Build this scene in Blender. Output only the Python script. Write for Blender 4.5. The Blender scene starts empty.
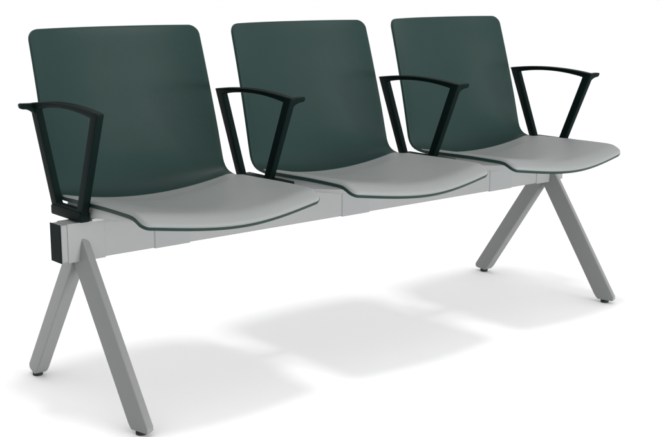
import bpy, bmesh, math
from mathutils import Vector, Matrix

sc = bpy.context.scene
COL = sc.collection

# ------------------------------------------------------------------ camera
cd = bpy.data.cameras.new('camera')
cam = bpy.data.objects.new('camera', cd)
COL.objects.link(cam)
yaw, pitch, roll = 0.697142, 0.205369, 0.001037
d = Vector((math.sin(yaw)*math.cos(pitch), math.cos(yaw)*math.cos(pitch), -math.sin(pitch)))
r = Vector((math.cos(yaw), -math.sin(yaw), 0)); u = r.cross(d)
r2 = r*math.cos(roll) + u*math.sin(roll); u2 = -r*math.sin(roll) + u*math.cos(roll)
M = Matrix((r2, u2, -d)).transposed().to_4x4()
M.translation = Vector((-1.336869, -2.238163, 0.93602))
cam.matrix_world = M
cd.sensor_width = 36.0
cd.lens = 36.0*1153.424/659.0
cd.clip_start = 0.05
cd.clip_end = 500
sc.camera = cam

# ------------------------------------------------------------------ world and lamps
w = bpy.data.worlds.new('World'); sc.world = w; w.use_nodes = True
bg = w.node_tree.nodes['Background']
bg.inputs[0].default_value = (1.0, 1.0, 1.0, 1)
bg.inputs[1].default_value = 1.05
sc.view_settings.view_transform = 'Standard'
sc.view_settings.look = 'None'
sc.view_settings.exposure = 0
sc.view_settings.gamma = 1

def lamp(name, loc, target, size, power, color=(1, 1, 1), size_y=None):
    l = bpy.data.lights.new(name, 'AREA'); l.shape = 'DISK'; l.size = size
    if size_y: l.shape = 'RECTANGLE'; l.size_y = size_y
    l.energy = power; l.color = color
    o = bpy.data.objects.new(name, l); COL.objects.link(o)
    o.location = loc
    o.rotation_euler = (Vector(target)-Vector(loc)).to_track_quat('-Z', 'Y').to_euler()
    return o
lamp('overhead_softbox', (0.55, 0.0, 6.0), (0.55, 0, 0), 1.0, 100)
lamp('front_softbox', (2.2, -6.0, 0.38), (0.6, 0, 0.45), 2.8, 335, size_y=0.6)

# ------------------------------------------------------------------ materials
def mat(name, col, rough=0.5, spec=0.5, bump=0.0, scale=400.0, var=0.0, metallic=0.0, coat=0.0, vscale=6.0):
    m = bpy.data.materials.new(name); m.use_nodes = True
    nt = m.node_tree; b = nt.nodes['Principled BSDF']
    b.inputs['Base Color'].default_value = (*col, 1)
    b.inputs['Roughness'].default_value = rough
    b.inputs['Specular IOR Level'].default_value = spec
    b.inputs['Metallic'].default_value = metallic
    b.inputs['Coat Weight'].default_value = coat
    tc = nt.nodes.new('ShaderNodeTexCoord')
    if var > 0:
        n = nt.nodes.new('ShaderNodeTexNoise'); n.inputs['Scale'].default_value = vscale
        n.inputs['Detail'].default_value = 6
        nt.links.new(tc.outputs['Object'], n.inputs['Vector'])
        rp = nt.nodes.new('ShaderNodeMapRange')
        rp.inputs[1].default_value = 0.3; rp.inputs[2].default_value = 0.7
        rp.inputs[3].default_value = 1-var; rp.inputs[4].default_value = 1+var
        nt.links.new(n.outputs['Fac'], rp.inputs[0])
        mx = nt.nodes.new('ShaderNodeMix'); mx.data_type = 'RGBA'; mx.blend_type = 'MULTIPLY'
        mx.inputs['Factor'].default_value = 1
        mx.inputs['A'].default_value = (*col, 1)
        nt.links.new(rp.outputs[0], mx.inputs['B'])
        nt.links.new(mx.outputs['Result'], b.inputs['Base Color'])
        rr = nt.nodes.new('ShaderNodeMapRange')
        rr.inputs[3].default_value = rough-0.05; rr.inputs[4].default_value = rough+0.05
        nt.links.new(n.outputs['Fac'], rr.inputs[0])
        nt.links.new(rr.outputs[0], b.inputs['Roughness'])
    if bump > 0:
        n2 = nt.nodes.new('ShaderNodeTexNoise'); n2.inputs['Scale'].default_value = scale
        n2.inputs['Detail'].default_value = 3
        nt.links.new(tc.outputs['Object'], n2.inputs['Vector'])
        bp = nt.nodes.new('ShaderNodeBump'); bp.inputs['Strength'].default_value = bump
        bp.inputs['Distance'].default_value = 0.001
        nt.links.new(n2.outputs['Fac'], bp.inputs['Height'])
        nt.links.new(bp.outputs[0], b.inputs['Normal'])
    return m

m_floor = mat('white_floor', (0.95, 0.95, 0.95), 0.9, 0.2)
m_shell = mat('green_plastic', (0.0090, 0.0262, 0.0232), 0.42, 0.17, 0.25, 900, 0.04)
m_pad = mat('grey_vinyl', (0.194, 0.205, 0.200), 0.5, 0.28, 0.35, 1100, 0.03)
m_silver = mat('silver_paint', (0.214, 0.219, 0.217), 0.55, 0.3, 0.12, 1500, 0.02)
m_sleeve = mat('silver_sleeve_paint', (0.205, 0.213, 0.214), 0.55, 0.3, 0.12, 1500, 0.02)
m_leg = mat('grey_leg_paint', (0.180, 0.185, 0.184), 0.45, 0.25, 0.12, 1500, 0.02)
m_black = mat('dark_green_black_plastic', (0.0024, 0.0074, 0.0066), 0.5, 0.04, 0.2, 900, 0.03)
m_rubber = mat('black_rubber', (0.008, 0.012, 0.012), 0.7, 0.3)
m_under = mat('pale_grey_plastic', (0.35, 0.36, 0.355), 0.5, 0.3, 0.1, 900)

# ------------------------------------------------------------------ helpers
def link(name, bm, m, parent=None, smooth=None, loc=(0, 0, 0)):
    bmesh.ops.recalc_face_normals(bm, faces=bm.faces)
    me = bpy.data.meshes.new(name); bm.to_mesh(me); bm.free()
    me.materials.append(m)
    if smooth is not None:
        for p in me.polygons: p.use_smooth = True
        if smooth < 3.1: me.set_sharp_from_angle(angle=smooth)
    o = bpy.data.objects.new(name, me); COL.objects.link(o)
    o.location = loc
    if parent: o.parent = parent
    return o

def box(bm, x0, x1, y0, y1, z0, z1, bev=0.0, seg=3):
    c = [(x, y, z) for x in (x0, x1) for y in (y0, y1) for z in (z0, z1)]
    v = [bm.verts.new(p) for p in c]
    fs = [bm.faces.new([v[i] for i in q]) for q in
          ((0, 1, 3, 2), (4, 6, 7, 5), (0, 4, 5, 1), (2, 3, 7, 6), (0, 2, 6, 4), (1, 5, 7, 3))]
    if bev > 0:
        es = list({e for f in fs for e in f.edges})
        bmesh.ops.bevel(bm, geom=es, offset=bev, segments=seg, affect='EDGES', profile=0.5)

def loft(bm, rings, cap=True):
    vr = [[bm.verts.new(p) for p in rg] for rg in rings]
    n = len(vr[0])
    for a, b in zip(vr, vr[1:]):
        for i in range(n):
            j = (i+1) % n
            bm.faces.new((a[i], a[j], b[j], b[i]))
    if cap:
        bm.faces.new(vr[0][::-1]); bm.faces.new(vr[-1])

def cr(pts, t):
    """Catmull-Rom through a list of tuples, t in 0..len-1"""
    n = len(pts); i = min(int(t), n-2); f = t-i
    P = [pts[max(i-1, 0)], pts[i], pts[i+1], pts[min(i+2, n-1)]]
    return tuple(0.5*(2*b + (c-a)*f + (2*a-5*b+4*c-e)*f*f + (3*b-a-3*c+e)*f**3)
                 for a, b, c, e in zip(*P))

# ------------------------------------------------------------------ floor
bm = bmesh.new()
n = 96
ring = [bm.verts.new((0.6+60*math.cos(2*math.pi*i/n), 60*math.sin(2*math.pi*i/n), 0)) for i in range(n)]
bm.faces.new(ring)
floor = link('floor', bm, m_floor)
floor['kind'] = 'structure'
floor['label'] = 'plain white studio floor under the bench'

# ------------------------------------------------------------------ the bench
P = 0.56
XC = 0.065
bench = bpy.data.objects.new('waiting_bench', None); COL.objects.link(bench)
bench.location = (XC+P, 0, 0)
bench['label'] = 'three-seat beam bench with dark green shells, grey seat pads and black armrests'
bench['category'] = 'bench'
OFF = Vector((-XC-P, 0, 0))

def finish(o):
    """place world-built geometry under the bench"""
    o.parent = bench; o.location = Vector(o.location)+OFF
    return o

# beam
T, ZB, HB = 0.0227, 0.3343, 0.0832
bm = bmesh.new(); box(bm, -0.2311, 1.4515, -T, T, ZB, ZB+HB, 0.0025, 2)
beam = finish(link('beam', bm, m_silver, smooth=0.35))
for (xa, xb) in ((-0.2335, -0.2312), (1.4500, 1.4525)):
    g = 0.0008 if xa < 0 else -0.003
    bm = bmesh.new(); box(bm, xa, xb, -T-g, T+g, ZB-g, ZB+HB+g, 0.0008, 2)
    link('end_cap', bm, m_black, beam, smooth=0.35)
for i in range(3):
    bm = bmesh.new()
    e = 0.0012
    box(bm, i*P+0.0005, i*P+0.095, -T-e, T+e, ZB-e, ZB+HB+e, 0.0008, 1)
    link('joint_sleeve', bm, m_sleeve, beam, smooth=0.35)
    bm = bmesh.new()
    box(bm, i*P-0.0009, i*P+0.0003, -T-0.0004, T+0.0004, ZB-0.0004, ZB+HB+0.0004)
    link('seam', bm, m_leg, beam)
for (xa, xb) in ((-0.2165, -0.126), (1.326, 1.425)):
    bm = bmesh.new(); e = 0.0017
    box(bm, xa, xb, -T-e, T+e, ZB-e, ZB+HB+e, 0.0012, 2)
    link('leg_bracket', bm, m_silver, beam, smooth=0.35)

# legs: trapezoid section, narrow ridge outwards, wide face inwards
def leg_mesh(sgn):
    """sgn -1 front leg (foot towards -Y); section outer ridge narrow, inner wide"""
    bm = bmesh.new()
    sl = 0.690
    ztop, zbot = 0.395, 0.010
    # y of outer / inner edge of the bar at height z (front leg, negative y)
    def yo(z): return -(0.0245+(0.383-z)*sl)
    def section(z, cut=0.0):
        a = yo(z)+cut; b = yo(z)+0.063-cut*0.4
        k = 0.0025
        pts = [(-0.0068, a+0.0040), (-0.0058, a+0.0014), (-0.0040, a+0.0003), (0.0010, a+0.0008),
               (0.0100, a+0.0045), (0.0130, a+0.0070), (0.0145, a+0.0110),
               (0.0160, b-k), (0.0160-k, b), (-0.0160+k, b), (-0.0160, b-k)]
        return [(x, y, z) for x, y in pts]
    rings = []
    for z, c in ((zbot, 0.012), (zbot+0.004, 0.005), (zbot+0.012, 0.0)):
        rings.append(section(z, c))
    for k in range(1, 9):
        rings.append(section(zbot+0.012+(0.300-zbot-0.012)*k/8))
    # upper end runs into the beam: clip at the inside of the tube wall
    def clipped(z):
        out = []
        for x, y, zz in section(z):
            out.append((x, min(y, -0.0005), zz))
        return out
    for k in range(1, 9):
        z = 0.300+(0.410-0.300)*k/8
        out = []
        for x, y, zz in section(z):
            out.append((x, min(y, -0.006), zz))
        rings.append(out)
    if sgn > 0:
        rings = [[(x, -y, z) for x, y, z in rg] for rg in rings]
    loft(bm, rings)
    return bm

def foot_mesh():
    bm = bmesh.new()
    prof = [(0.0105, 0.0), (0.0120, 0.0012), (0.0120, 0.0075), (0.0105, 0.0088), (0.006, 0.0092), (0.006, 0.014)]
    rings = [[(rr*math.cos(2*math.pi*k/24), rr*math.sin(2*math.pi*k/24), z) for k in range(24)] for rr, z in prof]
    loft(bm, rings)
    return bm

XL, XR, FY = -0.1774, 1.3970, 0.2401
for x in (XL, XR):
    for s in (-1, 1):
        lg = finish(link('leg', leg_mesh(s), m_leg, smooth=0.5, loc=(x, 0, 0)))
        link('foot_pad', foot_mesh(), m_rubber, lg, smooth=0.6, loc=(0, s*FY, 0))

# ------------------------------------------------------------------ seat shell
#        edge (y, z)        centre (y, z)       half width
ST = [((0.224, 0.822), (0.255, 0.823), 0.2270),
      ((0.216, 0.797), (0.252, 0.797), 0.2280),
      ((0.199, 0.742), (0.242, 0.742), 0.2290),
      ((0.178, 0.670), (0.228, 0.670), 0.2305),
      ((0.153, 0.577), (0.206, 0.575), 0.2330),
      ((0.138, 0.515), (0.184, 0.506), 0.2345),
      ((0.129, 0.484), (0.158, 0.464), 0.2355),
      ((0.112, 0.467), (0.126, 0.4395), 0.2360),
      ((0.078, 0.4595), (0.087, 0.4275), 0.2360),
      ((0.036, 0.4605), (0.042, 0.4225), 0.2360),
      ((-0.035, 0.462), (-0.030, 0.4215), 0.2360),
      ((-0.105, 0.4635), (-0.100, 0.4255), 0.2360),
      ((-0.180, 0.4635), (-0.170, 0.4340), 0.2365),
      ((-0.221, 0.4620), (-0.234, 0.4405), 0.2365),
      ((-0.242, 0.4548), (-0.265, 0.4365), 0.2355),
      ((-0.259, 0.4445), (-0.284, 0.4220), 0.2340)]
PADST = 7.5          # station where the cushion starts

def base_pt(t, uu):
    ey, ez, cy, cz, hw = cr([(a[0], a[1], b[0], b[1], c) for a, b, c in ST], t)
    a = abs(uu)
    seatness = min(max((t-6)/3, 0), 1)
    pw = 2.5+0.3*seatness
    k = a**pw
    k += seatness*0.5*(a*a*(3-2*a)-k)
    return Vector((uu*hw, cy+(ey-cy)*k, cz+(ez-cz)*k))

# arc lengths along the edge, for corner rounding
NT = 600
tt = [i*(len(ST)-1)/NT for i in range(NT+1)]
arc = [0.0]
for a, b in zip(tt, tt[1:]):
    arc.append(arc[-1]+(base_pt(b, 0.9)-base_pt(a, 0.9)).length)
ALEN = arc[-1]
def t_at(s):
    s = min(max(s, 0), ALEN)
    lo, hi = 0, NT
    while hi-lo > 1:
        m = (lo+hi)//2
        if arc[m] <= s: lo = m
        else: hi = m
    f = (s-arc[lo])/max(arc[hi]-arc[lo], 1e-9)
    return tt[lo]+(tt[hi]-tt[lo])*f
def s_at(t):
    k = t/(len(ST)-1)*NT; i = min(int(k), NT-1)
    return arc[i]+(arc[i+1]-arc[i])*(k-i)

def round_w(s, s0, s1, r0, r1, hw=0.2365, inset=0.0):
    """width factor for rounded outline corners"""
    loss = 0
    d0 = s-s0; d1 = s1-s
    if d0 < r0: loss = r0-math.sqrt(max(r0*r0-(r0-d0)**2, 0))
    if d1 < r1: loss = max(loss, r1-math.sqrt(max(r1*r1-(r1-d1)**2, 0)))
    return 1-(loss+inset)/hw

def samples(s0, s1, r0, r1, n):
    out = set()
    for k in range(9):
        th = k/8*math.pi/2
        out.add(round(s0+r0*(1-math.cos(th)), 6)); out.add(round(s1-r1*(1-math.cos(th)), 6))
    for k in range(n+1):
        v = s0+r0+(s1-r1-s0-r0)*k/n
        out.add(round(v, 6))
    return sorted(out)

US = [math.sin(math.pi/2*(-1+2*k/40)) for k in range(41)]
US = [0.55*a+0.45*(-1+2*k/40) for k, a in enumerate(US)]

def normal(t, uu):
    e = 1e-3; L = len(ST)-1
    a = base_pt(max(t-0.02, 0), uu); b = base_pt(min(t+0.02, L), uu)
    c = base_pt(t, max(uu-0.01, -1)); dd = base_pt(t, min(uu+0.01, 1))
    nn = (b-a).cross(dd-c).normalized()
    if nn.z-nn.y*0.9 < 0: nn = -nn      # seating side: up / forwards
    return nn

def slab(s0, s1, r0, r1, inset, topf, botf, n):
    """closed grid slab following the shell; topf/botf(s, u, edge distance) = offsets along the normal"""
    bm = bmesh.new()
    ss = samples(s0, s1, r0, r1, n)
    top, bot = [], []
    for s in ss:
        t = t_at(s); wf = round_w(s, s0, s1, r0, r1, 0.2365, inset)
        rt, rb = [], []
        for uu in US:
            q = uu*wf
            p = base_pt(t, q); nn = normal(t, q)
            de = min(s-s0, s1-s, (wf-abs(q))*0.2365)
            rt.append(bm.verts.new(p+nn*topf(s, q, de)))
            rb.append(bm.verts.new(p+nn*botf(s, q, de)))
        top.append(rt); bot.append(rb)
    m = len(US)
    for i in range(len(ss)-1):
        for j in range(m-1):
            bm.faces.new((top[i][j], top[i][j+1], top[i+1][j+1], top[i+1][j]))
            bm.faces.new((bot[i][j], bot[i+1][j], bot[i+1][j+1], bot[i][j+1]))
        bm.faces.new((top[i][0], top[i+1][0], bot[i+1][0], bot[i][0]))
        bm.faces.new((top[i][-1], bot[i][-1], bot[i+1][-1], top[i+1][-1]))
    for j in range(m-1):
        bm.faces.new((top[0][j], bot[0][j], bot[0][j+1], top[0][j+1]))
        bm.faces.new((top[-1][j], top[-1][j+1], bot[-1][j+1], bot[-1][j]))
    return bm

def edge_round(de, r, h):
    if de >= r: return h
    return h*math.sqrt(max(1-(1-de/r)**2, 0))

shell_bm = lambda: slab(0, ALEN, 0.024, 0.016, 0.0,
                        lambda s, q, de: -0.0012+edge_round(de, 0.002, 0.0012),
                        lambda s, q, de: -0.0078-edge_round(de, 0.003, 0.001), 70)
SP = s_at(PADST)
pad_bm = lambda: slab(SP, ALEN-0.0012, 0.018, 0.0150, 0.0015,
                      lambda s, q, de: 0.0003+edge_round(de, 0.010, 0.0062)*(0.12+0.88*min(max((s-SP)/0.06, 0), 1))
                      + 0.002*min(max((s-SP)/0.08, 0), 1)*(1-abs(q)**4),
                      lambda s, q, de: -0.0002, 60)
SU0, SU1 = s_at(7.6), s_at(13.1)
def under_bot(s, q, de):
    f = min(max((s-SU0)/(SU1-SU0), 0), 1)
    th = 0.027*math.sin(math.pi*min(f*1.7+0.28, 1)/2)*(1-max(f-0.25, 0)/0.75)**0.8
    return -0.0090-max(th, 0.0006)
under_bm = lambda: slab(SU0, SU1, 0.03, 0.03, 0.010,
                        lambda s, q, de: -0.0085, under_bot, 30)

shell0 = finish(link('seat_shell', shell_bm(), m_shell, smooth=0.9, loc=(XC, 0, 0)))
pad0 = link('seat_cushion', pad_bm(), m_pad, shell0, smooth=1.2)
und0 = link('seat_support', under_bm(), m_under, shell0, smooth=0.7)
bm = bmesh.new(); box(bm, -0.222, 0.236, -0.0255, 0.085, ZB+HB-0.0010, ZB+HB+0.0060, 0.001, 2)
mp0 = link('mounting_plate', bm, m_under, shell0, smooth=0.35)
for i in (1, 2):
    c = shell0.copy(); COL.objects.link(c); c.parent = bench; c.location.x += i*P
    for ch in (pad0, und0, mp0):
        g = ch.copy(); COL.objects.link(g); g.parent = c

# ------------------------------------------------------------------ armrests
def arch(n, y0, y1, z0, z1, rise):
    out = []
    for k in range(n+1):
        f = k/n
        out.append((y0+(y1-y0)*f, z0+(z1-z0)*f+rise*(1-(2*f-1)**2)))
    return out

def ring_frame(zb, zt, hx=0.0084):
    """closed trapezoid loop (posts, top rail, foot rail) in the YZ plane"""
    n = 22
    outer = [(0.1035, zb)] + arch(n, 0.1925, -0.1180, 0.6600, 0.6580, 0.0108) + [(-0.0262, zb)]
    inner = [(0.0845, zt)] + arch(n, 0.1605, -0.0870, 0.6515, 0.6495, 0.0110) + [(-0.0075, zt)]
    bm = bmesh.new()
    N = len(outer)
    L = [[bm.verts.new((sx*hx, y, z)) for (y, z) in lst] for sx in (-1, 1) for lst in (outer, inner)]
    for i in range(N):
        j = (i+1) % N
        bm.faces.new((L[0][i], L[0][j], L[1][j], L[1][i]))
        bm.faces.new((L[2][i], L[3][i], L[3][j], L[2][j]))
        bm.faces.new((L[0][i], L[2][i], L[2][j], L[0][j]))
        bm.faces.new((L[1][i], L[1][j], L[3][j], L[3][i]))
    bmesh.ops.recalc_face_normals(bm, faces=bm.faces)
    es = [e for e in bm.edges if len(e.link_faces) == 2 and e.calc_face_angle() > 0.8]
    bmesh.ops.bevel(bm, geom=es, offset=0.0026, segments=3, affect='EDGES', profile=0.5)
    return bm

def make_arm(end=False):
    arm_bm = ring_frame(0.4262, 0.4485) if end else ring_frame(0.4440, 0.4580)
    arm = finish(link('armrest', arm_bm, m_black, smooth=0.5))
    # top cap: a thin plate that widens to the inside at the rear, with a horn turned outwards at the front
    bm = bmesh.new(); rings = []
    path = arch(24, 0.1930, -0.1190, 0.6606, 0.6586, 0.0108)
    for k, (y, z) in enumerate(path):
        f = k/(len(path)-1)
        e = min(1.0, 0.80+min(f, 1-f)/0.015*0.20)
        xl = -(0.0092+0.0026*math.sin(math.pi*f))*e; xr = 0.0092*e
        h = 0.0024
        rings.append([(xl, y, z-h*.6), (xl, y, z+h*.4), (xl+.0018, y, z+h), (xr-.0018, y, z+h), (xr, y, z+h*.4), (xr, y, z-h*.6)])
    loft(bm, rings)
    prof = [(-0.006, 0.0), (0.034, 0.0015), (0.0375, -0.001), (0.0375, -0.0080), (0.034, -0.0110)]
    for q in range(1, 8):
        th = q/7*math.pi/2
        prof.append((0.034-0.028*math.sin(th), -0.0110-0.017*(1-math.cos(th))))
    prof.append((-0.006, -0.028))
    zt = 0.6608
    front = []; back = []
    for (x, z) in prof:
        f = max(0, min(1, (x-0.004)/0.036))
        front.append((x, -0.1172-0.39*min(z, 0), zt+z)); back.append((x, -0.0960-0.005*f-0.39*min(z, 0), zt+z))
    vf = [bm.verts.new(p) for p in front]; vb = [bm.verts.new(p) for p in back]
    nf = [bm.faces.new(vf), bm.faces.new(vb[::-1])]
    for i in range(len(vf)):
        j = (i+1) % len(vf)
        nf.append(bm.faces.new((vf[i], vb[i], vb[j], vf[j])))
    bmesh.ops.recalc_face_normals(bm, faces=nf)
    es = [e for e in nf[0].edges] + [e for e in nf[1].edges]
    bmesh.ops.bevel(bm, geom=list(set(es)), offset=0.0018, segments=2, affect='EDGES', profile=0.5)
    link('arm_pad', bm, m_black, arm, smooth=0.5)
    bm = bmesh.new()
    if end:
        box(bm, -0.0125, 0.0125, -0.030, 0.107, 0.4215, 0.4440, 0.004, 3)
    else:
        box(bm, -0.005, 0.030, -0.084, 0.100, 0.4462, 0.4572, 0.004, 3)
        box(bm, -0.012, 0.016, -0.020, 0.10, 0.4192, 0.4470, 0.004, 3)
    link('mounting_bracket', bm, m_black, arm, smooth=0.35)
    return arm

AX = 0.2725
arm2 = make_arm()
arm2.location.x += XC+0.2635
for i in (1, 2):
    c = arm2.copy(); COL.objects.link(c); c.parent = bench; c.location.x += i*P
    for ch in list(arm2.children):
        g = ch.copy(); COL.objects.link(g); g.parent = c
arm1 = make_arm(True)
arm1.location.x += XC-0.2485
arm1.location.y += 0.062
arm1.rotation_euler.z = math.pi
